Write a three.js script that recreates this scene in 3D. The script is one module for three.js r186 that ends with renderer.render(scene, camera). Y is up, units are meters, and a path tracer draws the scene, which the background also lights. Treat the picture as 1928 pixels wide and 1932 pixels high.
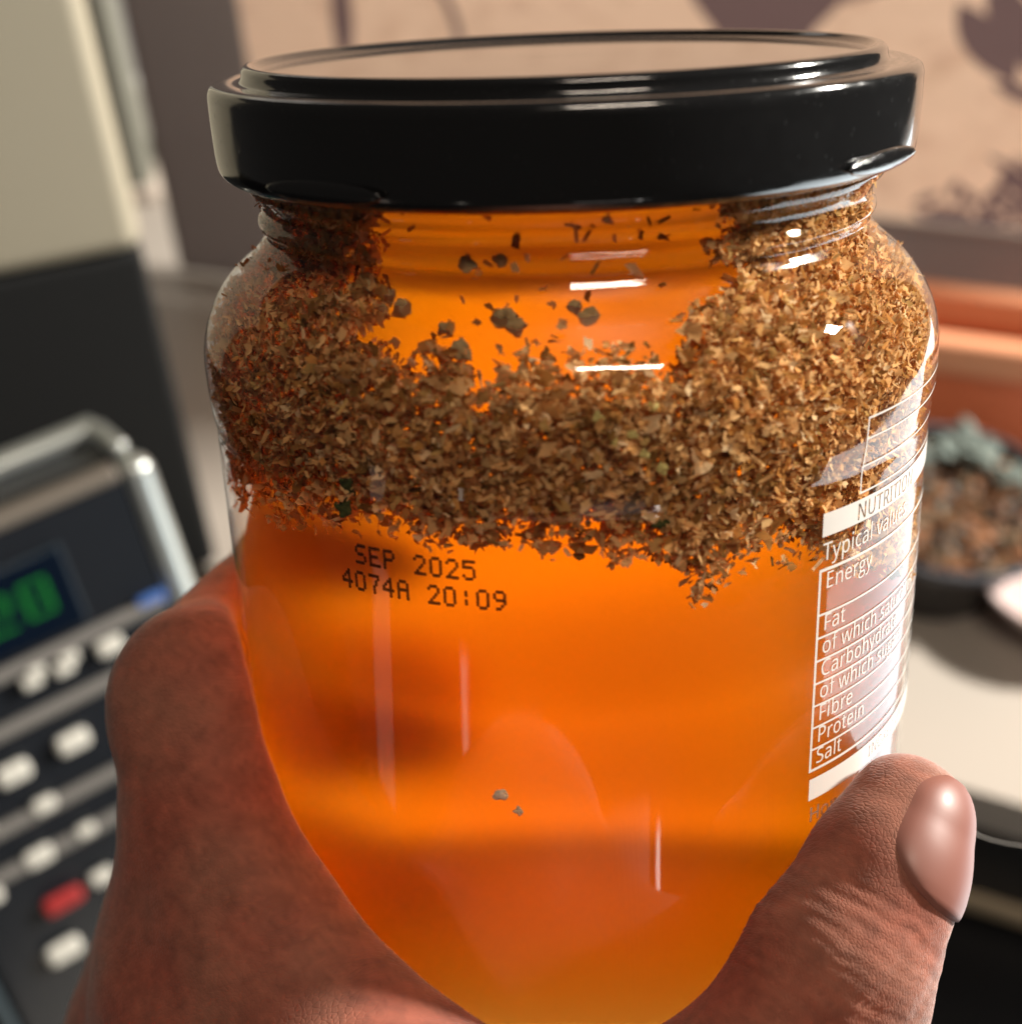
import * as THREE from 'three';
import { RectAreaLightUniformsLib } from 'three/addons/lights/RectAreaLightUniformsLib.js';
import { RoundedBoxGeometry } from 'three/addons/geometries/RoundedBoxGeometry.js';
import { mergeGeometries } from 'three/addons/utils/BufferGeometryUtils.js';
RectAreaLightUniformsLib.init();

// ---------------------------------------------------------------- camera
const V = (x, y, z) => new THREE.Vector3(x, y, z);
const scene = new THREE.Scene();
const FPX = 2574, CX = 964, CY = 966;                 // lens in photo pixels (photo scaled to 1928 x 1932)
const PITCH = THREE.MathUtils.degToRad(42), ROLL = THREE.MathUtils.degToRad(2.3);
const EYE = V(0, 0.5, 0);
const Fw = V(0, -Math.sin(PITCH), -Math.cos(PITCH)), R0 = V(1, 0, 0), U0 = V(0, Math.cos(PITCH), -Math.sin(PITCH));
const Up = U0.clone().multiplyScalar(Math.cos(ROLL)).addScaledVector(R0, Math.sin(ROLL));
const Rt = R0.clone().multiplyScalar(Math.cos(ROLL)).addScaledVector(U0, -Math.sin(ROLL));
const camera = new THREE.PerspectiveCamera(2 * Math.atan(CY / FPX) * 180 / Math.PI, 1021 / 1024, 0.01, 30);
camera.position.copy(EYE);
camera.up.copy(Up);
camera.lookAt(EYE.clone().add(Fw));
camera.focus = 0.142;
camera.userData.fStop = 17;

const renderer = new THREE.WebGLRenderer({ antialias: true });
renderer.setSize(1021, 1024);
renderer.toneMapping = THREE.LinearToneMapping;
renderer.toneMappingExposure = 1;
renderer.shadowMap.enabled = true;
scene.background = new THREE.Color().setRGB(0.03, 0.028, 0.026);   // the dim room behind the photographer

// ---------------------------------------------------------------- helpers
let seed = 7;
const rnd = () => { seed = (seed * 1664525 + 1013904223) >>> 0; return seed / 4294967296; };
const rr = (a, b) => a + (b - a) * rnd();
const lerp = THREE.MathUtils.lerp, clamp = THREE.MathUtils.clamp, sstep = THREE.MathUtils.smoothstep;
const hash = (x, y, z) => { let h = (x * 374761393 + y * 668265263 + z * 2147483647) | 0; h = Math.imul(h ^ (h >>> 13), 1274126177); h ^= h >>> 16; return (h >>> 0) / 4294967296; };
function noise3(x, y, z) {
  const X = Math.floor(x), Y = Math.floor(y), Z = Math.floor(z), a = x - X, b = y - Y, c = z - Z;
  const u = a * a * (3 - 2 * a), v = b * b * (3 - 2 * b), w = c * c * (3 - 2 * c);
  const l = (i, j) => lerp(hash(X, Y + i, Z + j), hash(X + 1, Y + i, Z + j), u);
  return lerp(lerp(l(0, 0), l(1, 0), v), lerp(l(0, 1), l(1, 1), v), w) * 2 - 1;
}
const fbm = (x, y, z, o = 4) => { let s = 0, a = 0.5; for (let i = 0; i < o; i++) { s += a * noise3(x, y, z); x *= 2.03; y *= 2.03; z *= 2.03; a *= 0.5; } return s; };
const ray = (px, py) => Fw.clone().addScaledVector(Rt, (px - CX) / FPX).addScaledVector(Up, -(py - CY) / FPX);
const at = (px, py, d) => EYE.clone().addScaledVector(ray(px, py), d);
const onY = (px, py, h = 0) => { const r = ray(px, py); return EYE.clone().addScaledVector(r, (h - EYE.y) / r.y); };
const onPlane = (px, py, p, n) => { const r = ray(px, py); return EYE.clone().addScaledVector(r, p.clone().sub(EYE).dot(n) / r.dot(n)); };
const proj = (p) => { const v = p.clone().sub(EYE), z = v.dot(Fw); return [CX + FPX * v.dot(Rt) / z, CY - FPX * v.dot(Up) / z, z]; };
const rgb = (r, g, b) => new THREE.Color().setRGB(r, g, b);
const std = (r, g, b, rough = 0.6, o = {}) => new THREE.MeshStandardMaterial({ color: rgb(r, g, b), roughness: rough, ...o });
const phys = (r, g, b, rough = 0.6, o = {}) => new THREE.MeshPhysicalMaterial({ color: rgb(r, g, b), roughness: rough, ...o });
const taken = {};
const numbered = (n) => { taken[n] = (taken[n] ?? -1) + 1; return taken[n] ? n + '_' + String(taken[n]).padStart(3, '0') : n; };
function tag(o, label, category, group, kind) {
  if (label) o.userData.label = label;
  if (category) o.userData.category = category;
  if (group) o.userData.group = group;
  if (kind) o.userData.kind = kind;
  return o;
}
function mesh(name, geo, mat, parent = scene) {
  const m = new THREE.Mesh(geo, mat);
  m.name = parent === scene ? numbered(name) : name;
  m.castShadow = m.receiveShadow = true;
  parent.add(m);
  return m;
}
function group(name, pos = V(0, 0, 0), quat) {
  const g = new THREE.Group();
  g.name = numbered(name); g.position.copy(pos);
  if (quat) g.quaternion.copy(quat);
  scene.add(g);
  return g;
}
const basis = (x, y, z) => new THREE.Quaternion().setFromRotationMatrix(new THREE.Matrix4().makeBasis(x, y, z));
function dataTex(w, h, fn, srgb = false, rep = true) {
  const d = new Uint8Array(w * h * 4);
  for (let y = 0; y < h; y++) for (let x = 0; x < w; x++) { const c = fn(x / w, y / h, x, y), i = (y * w + x) * 4; for (let k = 0; k < 4; k++) d[i + k] = clamp(Math.round((c[k] ?? 1) * 255), 0, 255); }
  const t = new THREE.DataTexture(d, w, h);
  t.magFilter = THREE.LinearFilter; t.minFilter = THREE.LinearFilter;
  if (rep) t.wrapS = t.wrapT = THREE.RepeatWrapping;
  if (srgb) t.colorSpace = THREE.SRGBColorSpace;
  t.needsUpdate = true;
  return t;
}
// value noise that tiles over 0..1
function tileNoise(u, v, n, s) {
  const x = u * n, y = v * n, X = Math.floor(x), Y = Math.floor(y), a = x - X, b = y - Y, p = (i, j) => hash(((X + i) % n + n) % n, ((Y + j) % n + n) % n, s);
  const q = a * a * (3 - 2 * a), r = b * b * (3 - 2 * b);
  return lerp(lerp(p(0, 0), p(1, 0), q), lerp(p(0, 1), p(1, 1), q), r);
}
const shadowed = (l) => { l.castShadow = true; return l; };

// ---------------------------------------------------------------- light
// a lit window: frame with mullions round a bright pane, and its light just in front of the glass
function litWindow(name, centre, towards, w, h, color, glow, power, label, bars = 1) {
  const z = towards.clone().sub(centre).normalize(), x = V(0, 1, 0).cross(z).normalize(), y = z.clone().cross(x);
  const g = group(name, centre, basis(x, y, z));
  tag(g, label, 'window');
  const pane = mesh('pane', new THREE.PlaneGeometry(w, h), new THREE.MeshStandardMaterial({ color: 0x000000, emissive: color, emissiveIntensity: glow }), g);
  pane.position.z = -0.004;
  const fm = std(0.7, 0.68, 0.64, 0.5);
  for (const [a, b, c, d] of [[0, h / 2 + 0.02, w + 0.08, 0.04], [0, -h / 2 - 0.02, w + 0.08, 0.04], [-w / 2 - 0.02, 0, 0.04, h], [w / 2 + 0.02, 0, 0.04, h]])
    mesh('frame_bar', new THREE.BoxGeometry(c, d, 0.04), fm, g).position.set(a, b, 0);
  for (let i = 1; i <= bars; i++) mesh('mullion', new THREE.BoxGeometry(0.02, h, 0.02), fm, g).position.set(-w / 2 + w * i / (bars + 1), 0, 0.012);
  const l = shadowed(new THREE.RectAreaLight(color, power, w, h));
  l.position.z = 0.03; l.rotation.y = Math.PI;
  g.add(l);
  return g;
}
litWindow('window', V(0.64, -0.17, -0.38), V(0.02, 0.2, -0.25), 1.05, 0.5, rgb(0.88, 0.97, 1), 0.3, 3, 'wide low bright window past the table end, beyond the plant pot', 2);
// lamps in the dim room behind the photographer: a bright tube in a plain housing
function tubeLamp(centre, towards, w, h, color, power, label) {
  const z = towards.clone().sub(centre).normalize(), x = V(0, 1, 0).cross(z).normalize(), y = z.clone().cross(x);
  const g = group('tube_lamp', centre, basis(x, y, z)); tag(g, label, 'lamp');
  mesh('housing', new RoundedBoxGeometry(w + 0.02, h + 0.02, 0.02, 2, 0.005), std(0.3, 0.3, 0.3, 0.5), g).position.z = -0.014;
  mesh('glowing_face', new THREE.PlaneGeometry(w, h), new THREE.MeshStandardMaterial({ color: 0x000000, emissive: color, emissiveIntensity: power * 0.2 }), g);
  const l = shadowed(new THREE.RectAreaLight(color, power, w, h)); l.position.z = 0.004; l.rotation.y = Math.PI; g.add(l);
}
const JC = V(0.02, 0.36, -0.13);
tubeLamp(V(0.41, -0.04, 1.0), JC, 0.022, 0.13, rgb(1, 0.94, 0.88), 7, 'short bright lamp low behind the photographer, window side');
tubeLamp(V(0.2, -0.05, 1.12), JC, 0.36, 0.17, rgb(1, 0.85, 0.78), 0.55, 'wide dim lamp panel low behind the photographer');
tubeLamp(V(-0.72, 0.1, 0.34), JC, 0.05, 0.16, rgb(1, 0.76, 0.62), 0.55, 'short warm lamp behind the photographer, radio side');
tubeLamp(V(-0.5, 0.15, 0.68), JC, 0.02, 0.1, rgb(1, 0.9, 0.75), 1.8, 'narrow warm lamp behind the photographer, radio side');
{
  // a strong small spotlight high past the table end: it lights the table, the rims and the thumb from the side
  const c = V(1.6, 1.2, -0.58), z = V(0, 0.1, -0.42).sub(c).normalize(), x = V(0, 1, 0).cross(z).normalize(), y = z.clone().cross(x);
  const g = group('spotlight_lamp', c, basis(x, y, z)); tag(g, 'strong square spotlight high beyond the table end', 'lamp');
  mesh('housing', new RoundedBoxGeometry(0.2, 0.2, 0.08, 2, 0.01), std(0.1, 0.1, 0.1, 0.5), g).position.z = -0.045;
  mesh('glowing_face', new THREE.PlaneGeometry(0.16, 0.16), new THREE.MeshStandardMaterial({ color: 0x000000, emissive: rgb(1, 0.95, 0.86), emissiveIntensity: 5 }), g);
  const l = shadowed(new THREE.RectAreaLight(rgb(1, 0.95, 0.86), 1080, 0.16, 0.16)); l.position.z = 0.004; l.rotation.y = Math.PI; g.add(l);
}
{
  const g = group('ceiling_lamp', V(0.25, 1.55, 0.35)); tag(g, 'long ceiling lamp above the photographer', 'lamp');
  mesh('housing', new RoundedBoxGeometry(0.56, 0.03, 0.12, 2, 0.008), std(0.6, 0.6, 0.58, 0.5), g).position.y = 0.018;
  const f = mesh('glowing_face', new THREE.PlaneGeometry(0.5, 0.07), new THREE.MeshStandardMaterial({ color: 0x000000, emissive: rgb(1, 0.84, 0.68), emissiveIntensity: 1 }), g); f.rotation.x = Math.PI / 2;
  const l = shadowed(new THREE.RectAreaLight(rgb(1, 0.84, 0.68), 62, 0.5, 0.07)); l.position.y = -0.004; l.rotation.x = -Math.PI / 2; g.add(l);
}
// the day outside, behind the fabric panel
{
  const g = group('window', V(0.02, 0.42, -0.98)); tag(g, 'window behind the printed fabric panel', 'window');
  mesh('pane', new THREE.PlaneGeometry(0.9, 0.7), new THREE.MeshStandardMaterial({ color: 0x000000, emissive: rgb(1, 0.9, 0.8), emissiveIntensity: 0.35 }), g);
  const fm = std(0.7, 0.68, 0.64, 0.5);
  for (const [a, b, c, d] of [[0, 0.37, 0.98, 0.04], [0, -0.37, 0.98, 0.04], [-0.47, 0, 0.04, 0.7], [0.47, 0, 0.04, 0.7]]) mesh('frame_bar', new THREE.BoxGeometry(c, d, 0.04), fm, g).position.set(a, b, 0);
  const l = shadowed(new THREE.RectAreaLight(rgb(1, 0.9, 0.82), 0.5, 0.9, 0.7)); l.position.z = 0.03; l.rotation.y = Math.PI; g.add(l);
}

// ---------------------------------------------------------------- table, worktop
const TL = onY(400, 1070), TR = onY(1928, 1519), te = TR.clone().sub(TL).setY(0).normalize(), tn = V(-te.z, 0, te.x);   // front edge direction, and its normal towards the camera
{
  const fine = dataTex(256, 256, (u, v) => { const n = 0.9 + 0.1 * tileNoise(u, v, 64, 3) - 0.06 * tileNoise(u, v, 8, 5); return [n, n, n]; }, false);
  const half = TL.distanceTo(TR) / 2, RX = half + 0.16, LX = -1.2, LEN = RX - LX, MX = (RX + LX) / 2;
  const slab = new THREE.BoxGeometry(LEN, 0.024, 0.9);
  slab.translate(MX, -0.012, -0.45);
  const q = basis(te, V(0, 1, 0), tn);
  const mid = TL.clone().add(TR).multiplyScalar(0.5);
  const t = mesh('tabletop', slab, std(0.47, 0.42, 0.37, 0.35, { bumpMap: fine, bumpScale: 0.0002 }));
  t.position.copy(mid); t.quaternion.copy(q); tag(t, null, null, null, 'structure');
  const g = group('cabinet', mid.clone().setY(-0.5), q); tag(g, 'dark grey cabinet front with a beige trim strip below the tabletop', 'cabinet');
  const f = mesh('front_panel', new THREE.BoxGeometry(LEN - 0.02, 0.075, 0.3), std(0.045, 0.04, 0.036, 0.6), g); f.position.set(MX, 0.5 - 0.0245 - 0.0375, -0.17);
  const s = mesh('trim_strip', new RoundedBoxGeometry(LEN - 0.02, 0.011, 0.3, 2, 0.003), std(0.5, 0.4, 0.27, 0.5), g); s.position.set(MX, 0.5 - 0.1055, -0.165);
  const w = mesh('worktop', new THREE.BoxGeometry(LEN, 0.03, 1.6), std(0.012, 0.012, 0.014, 0.4)); w.position.copy(mid.clone().setY(-0.135).addScaledVector(tn, 0.3).addScaledVector(te, MX)); w.quaternion.copy(q);
  tag(w, null, null, null, 'structure');
}

// white tea towel hanging over the table edge onto the worktop, under and behind the jar: its light comes through the honey
{
  const L = TL.distanceTo(TR), u0 = L * 0.1, u1 = L * 0.8, path = [[-0.2, 0.003], [-0.07, 0.003], [-0.02, 0.0035], [0.004, 0.003], [0.03, -0.012], [0.08, -0.05], [0.13, -0.09], [0.17, -0.112], [0.2, -0.1165], [0.23, -0.1165], [0.26, -0.1165], [0.36, -0.1165]];
  const cv = new THREE.CatmullRomCurve3(path.map(([a, b]) => V(a, b, 0)), false, 'centripetal'), nu = 24, nv = 70, p = [], ix = [], uv = [];
  for (let j = 0; j <= nv; j++) { const q = cv.getPoint(j / nv); for (let i = 0; i <= nu; i++) { const u = lerp(u0, u1, i / nu), w = 0.0022 * (1 + noise3(u * 30, q.x * 30, q.y * 30)); const P = TL.clone().addScaledVector(te, u).addScaledVector(tn, q.x + (q.y < -0.004 ? w * 0.6 : 0)); p.push(P.x, q.y + w, P.z); uv.push(u * 20, j / nv * 10); if (i < nu && j < nv) { const a = j * (nu + 1) + i; ix.push(a, a + nu + 1, a + 1, a + 1, a + nu + 1, a + nu + 2); } } }
  const g = new THREE.BufferGeometry(); g.setAttribute('position', new THREE.Float32BufferAttribute(p, 3)); g.setAttribute('uv', new THREE.Float32BufferAttribute(uv, 2)); g.setIndex(ix); g.computeVertexNormals();
  tag(mesh('tea_towel', g, std(0.85, 0.8, 0.72, 0.95, { side: THREE.DoubleSide })), 'white tea towel hanging over the table edge behind the jar', 'towel');
}

// ---------------------------------------------------------------- printed fabric panel
const PL = onY(340, 505, 0.003), PR = onY(1928, 722, 0.003);
{
  const e = PR.clone().sub(PL).setY(0).normalize(), n = V(-e.z, 0, e.x);
  const W = 0.72, H = 0.75;
  const g = group('fabric_panel', PL, basis(e, V(0, 1, 0), n));
  tag(g, 'taupe bordered fabric panel printed with beige trees and leaves, standing on the table', 'fabric panel');
  const loc = (px, py) => { const p = onPlane(px, py, PL, n).sub(PL); return [p.dot(e), p.y]; };
  const inL = loc(455, 30)[0], inB = loc(1790, 420)[1];
  const weave = dataTex(256, 256, (u, v, x, y) => { const c = 0.3 + 0.4 * tileNoise(u, v, 40, 4) + 0.3 * tileNoise(u, v, 90, 2); return [c, c, c]; });
  const TW = 1200, TH = 1700, cv = document.createElement('canvas'); cv.width = TW; cv.height = TH;
  const c = cv.getContext('2d'), pw = W - inL - 0.002, ph = H - inB;
  const q = (px, py) => { const [x, y] = loc(px, py); return [(x - inL) / pw * TW, TH - (y - inB) / ph * TH]; };
  c.fillStyle = 'rgb(226,194,170)'; c.fillRect(0, 0, TW, TH);
  for (let i = 0; i < 2600; i++) { c.fillStyle = `rgba(${rnd() > 0.5 ? '244,212,186' : '178,140,118'},${rr(0.08, 0.24)})`; c.beginPath(); c.ellipse(rnd() * TW, rnd() * TH, rr(4, 26), rr(3, 16), rnd() * 3, 0, 7); c.fill(); }
  const ink = 'rgb(112,92,92)';
  c.fillStyle = c.strokeStyle = ink;
  const poly = (pts) => { c.beginPath(); pts.forEach(([a, b], i) => { const [x, y] = q(a, b); i ? c.lineTo(x, y) : c.moveTo(x, y); }); c.closePath(); c.fill(); };
  poly([[622, -80], [628, 40], [640, 110], [662, 110], [668, 60], [655, -80]]);
  poly([[1270, -80], [1308, 0], [1352, 60], [1345, 140], [1512, 140], [1530, 60], [1590, 0], [1700, -80]]);
  c.lineWidth = 9; c.beginPath(); c.moveTo(...q(800, -60)); c.quadraticCurveTo(...q(870, 10), ...q(872, 120)); c.stroke();
  c.lineWidth = 6; c.beginPath(); c.moveTo(...q(1590, 0)); c.quadraticCurveTo(...q(1760, -60), ...q(2050, -30)); c.stroke();
  const leaf = (px, py, len, wid, ang) => { const [x, y] = q(px, py); c.save(); c.translate(x, y); c.rotate(ang); c.beginPath(); c.moveTo(-len, 0); c.quadraticCurveTo(0, -wid, len, 0); c.quadraticCurveTo(0, wid, -len, 0); c.fill(); c.restore(); };
  leaf(1862, 82, 62, 44, 1.0); leaf(1905, 25, 50, 40, 1.15); leaf(1925, 175, 30, 22, 0.4); leaf(1960, 110, 50, 36, 0.8);
  for (let i = 0; i < 70; i++) { const px = rr(1735, 2050), py = rr(240, 425); if (py < 330 - (px - 1735) * 0.28 + 60 * rnd()) continue; leaf(px, py, rr(12, 26), rr(10, 20), rnd() * 3.1); }
  poly([[1760, 440], [1780, 395], [1850, 372], [1900, 330], [2050, 300], [2050, 470]]);
  c.fillStyle = 'rgb(226,194,170)';
  for (let i = 0; i < 26; i++) leaf(rr(1755, 1990), rr(315, 425), rr(5, 9), rr(5, 9), rnd() * 3);
  const tex = new THREE.CanvasTexture(cv); tex.colorSpace = THREE.SRGBColorSpace;
  const cloth = (m) => phys(1, 1, 1, 1, { map: m, transmission: 0.55, thickness: 0, ior: 1.05, side: THREE.DoubleSide });
  const sheet = (x0, y0, x1, y1, k) => { const s = new THREE.PlaneGeometry(x1 - x0, y1 - y0, k, k); s.translate((x0 + x1) / 2, (y0 + y1) / 2, 0); return s; };
  const pm = mesh('printed_fabric', sheet(inL, inB, W - 0.002, H, 1), cloth(tex), g); pm.position.z = 0.001; pm.material.bumpMap = weave; pm.material.bumpScale = 0.0003;
  const bm = phys(0.32, 0.275, 0.27, 0.95, { transmission: 0.12, thickness: 0, ior: 1.05, side: THREE.DoubleSide });
  mesh('border', sheet(0, 0, inL - 0.001, H, 1), bm, g).userData.label = 'taupe fabric side border';
  mesh('border', sheet(inL - 0.001, 0, W, inB - 0.0015, 1), bm, g).userData.label = 'taupe fabric lower border';
  const fr = std(0.25, 0.2, 0.17, 0.7);
  mesh('stiffener', new THREE.BoxGeometry(W, 0.004, 0.004), fr, g).position.set(W / 2, 0.002, -0.005);
  mesh('stiffener', new THREE.BoxGeometry(0.004, H, 0.004), fr, g).position.set(0.0025, H / 2, -0.005);
  const bead = new THREE.IcosahedronGeometry(0.00235, 2), bmat = phys(0.75, 0.76, 0.74, 0.12, { metalness: 0.5, clearcoat: 1 });
  const bn = Math.floor(pw / 0.0052);
  for (let i = 0; i < bn; i++) { const b = mesh('bead', bead, bmat, g); b.position.set(inL + 0.003 + i * 0.0052, inB - 0.001, 0.0035); }
}

// ---------------------------------------------------------------- cream and black appliance, post
{
  const Q = onY(412, 1062), q0 = V(0, 1, 0);
  const ex = V(0.952, 0, -0.306).normalize(), ez = V(-ex.z, 0, ex.x);
  const g = group('tower_appliance', Q, basis(ex, q0, ez));
  tag(g, 'tall appliance with a cream upper casing and black lower front', 'appliance');
  const yb = onPlane(262, 476, Q, ez).y;
  const lo = new RoundedBoxGeometry(0.3, yb, 0.16, 3, 0.004); lo.translate(-0.15, yb / 2, -0.08);
  mesh('base_front', lo, std(0.003, 0.0035, 0.004, 0.85), g).userData.label = 'black lower casing';
  const hi = new RoundedBoxGeometry(0.3, 0.3, 0.16, 4, 0.008); hi.translate(-0.149, yb + 0.151, -0.078);
  mesh('casing', hi, std(0.42, 0.38, 0.29, 0.5), g).userData.label = 'cream upper casing';
  const P = onY(287, 380), b = onY(222, 372);
  const w = P.distanceTo(b) + 0.02;
  const pg = group('post', P); tag(pg, 'grey upright window post behind the cream appliance', 'post');
  const ps = mesh('shaft', new RoundedBoxGeometry(w, 0.6, 0.03, 2, 0.004), std(0.2, 0.2, 0.165, 0.9), pg); ps.position.set(-w / 2, 0.3, -0.015);
  const bs = mesh('base_block', new RoundedBoxGeometry(w + 0.012, 0.012, 0.044, 2, 0.003), std(0.6, 0.52, 0.45, 0.5), pg); bs.position.set(-w / 2, 0.0065, -0.018);
}

// ---------------------------------------------------------------- radio with green display
{
  const psi = THREE.MathUtils.degToRad(-34), tau = THREE.MathUtils.degToRad(-15);
  const e1 = V(Math.cos(psi), 0, Math.sin(psi)), n0 = e1.clone().cross(V(0, 1, 0));
  const down = V(0, -Math.cos(tau), 0).addScaledVector(n0, -Math.sin(tau)), ey = down.clone().negate(), ez = e1.clone().cross(ey);
  const P0 = at(262, 868, 0.5), Wd = 0.125, Hh = (P0.y + 0.119) / Math.cos(tau);
  const org = P0.clone().addScaledVector(e1, -Wd / 2).addScaledVector(down, Hh);
  const g = group('radio', org, basis(e1, ey, ez)); tag(g, 'black tabletop radio with silver edges and a green digit display', 'radio');
  const loc = (px, py) => { const p = onPlane(px, py, P0, ez).sub(org); return [p.dot(e1), p.dot(ey)]; };
  const black = std(0.012, 0.014, 0.018, 0.25), silver = std(0.62, 0.66, 0.64, 0.28, { metalness: 0.75 }), grey = std(0.16, 0.15, 0.14, 0.5);
  const body = new RoundedBoxGeometry(Wd - 0.006, Hh - 0.003, 0.05, 3, 0.004); body.translate(0, Hh / 2 - 0.001, -0.027);
  mesh('body', body, black, g);
  const bar = (x, y, z, w, h, d, m, n = 'trim') => { const b = new RoundedBoxGeometry(w, h, d, 3, Math.min(w, h, d) * 0.45); b.translate(x, y, z); return mesh(n, b, m, g); };
  bar(Wd / 2 - 0.001, Hh / 2, -0.006, 0.012, Hh, 0.014, silver, 'side_trim');
  bar(-Wd / 2, Hh / 2, -0.008, 0.006, Hh, 0.014, std(0.03, 0.045, 0.055, 0.4), 'side_trim');
  bar(0, Hh + 0.0005, -0.046, Wd, 0.007, 0.012, silver, 'top_trim');
  bar(Wd / 2 - 0.002, Hh + 0.001, -0.028, 0.007, 0.006, 0.03, silver, 'top_trim');
  bar(0, Hh - 0.002, -0.004, Wd - 0.016, 0.006, 0.01, std(0.13, 0.11, 0.09, 0.5), 'top_trim');
  // display glass with digits
  const dcv = document.createElement('canvas'); dcv.width = 512; dcv.height = 256;
  const dc = dcv.getContext('2d'); dc.fillStyle = 'rgb(22,40,62)'; dc.fillRect(0, 0, 512, 256);
  dc.fillStyle = 'rgb(60,205,80)';
  const seg = { 0: 'abcdef', 2: 'abged', 8: 'abcdefg' };
  const digit = (x, y, w, h, ch) => { const t = 11; for (const s of seg[ch]) { const r = { a: [x, y, w, t], d: [x, y + h - t, w, t], g: [x, y + h / 2 - t / 2, w, t], f: [x, y, t, h / 2], e: [x, y + h / 2, t, h / 2], b: [x + w - t, y, t, h / 2], c: [x + w - t, y + h / 2, t, h / 2] }[s]; dc.fillRect(...r); } };
  digit(170, 70, 74, 118, '0'); digit(275, 66, 74, 118, '2'); digit(380, 62, 74, 118, '8');
  const dt = new THREE.CanvasTexture(dcv); dt.colorSpace = THREE.SRGBColorSpace;
  const dA = loc(-75, 1210), dB = loc(140, 1062);
  const dw = 0.074, dh = 0.034, dxr = loc(146, 1110)[0], dy = (loc(60, 1135)[1]);
  const disp = mesh('display', new RoundedBoxGeometry(dw, dh, 0.002, 2, 0.0008), std(0.02, 0.03, 0.04, 0.15), g); disp.position.set(dxr - dw / 2, dy, 0);
  const face = mesh('display_screen', new THREE.PlaneGeometry(dw - 0.002, dh - 0.002), new THREE.MeshStandardMaterial({ color: 0x000000, roughness: 0.2, emissive: 0xffffff, emissiveMap: dt, emissiveIntensity: 0.32 }), disp); face.position.z = 0.0014;
  const lit = mesh('indicator', new RoundedBoxGeometry(0.011, 0.005, 0.003, 2, 0.001), std(0.05, 0.13, 0.4, 0.4), g); { const [x, y] = loc(285, 1130); lit.position.set(x, y, 0.001); }
  // ridges between the button rows
  for (const [px, py] of [[150, 1205], [110, 1330], [130, 1500], [150, 1575]]) { const y = loc(px, py)[1]; bar(0.0, y, 0.0005, Wd - 0.018, 0.0055, 0.005, grey, 'ridge'); }
  const pale = std(0.62, 0.6, 0.54, 0.4), red = std(0.35, 0.02, 0.02, 0.5);
  const pill = new RoundedBoxGeometry(0.0095, 0.0062, 0.004, 3, 0.0019);
  for (const [px, py, m, s] of [[58, 1283, pale, 0.8], [66, 1262, pale, 0.7], [118, 1258, pale, 0.8], [128, 1238, pale, 0.75], [205, 1216, pale, 1.1], [136, 1396, pale, 1.35], [24, 1456, pale, 1.35], [82, 1515, pale, 0.95], [72, 1613, pale, 1.2], [160, 1563, pale, 0.8], [110, 1700, red, 1.3], [128, 1690, red, 1.2], [190, 1650, pale, 1], [120, 1790, pale, 1.5], [-40, 1560, pale, 1], [-20, 1690, pale, 1]]) {
    const b = mesh('button', pill, m, g); const [x, y] = loc(px, py); b.position.set(x, y, 0.0015); b.scale.set(s, s, 1);
  }
}

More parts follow.
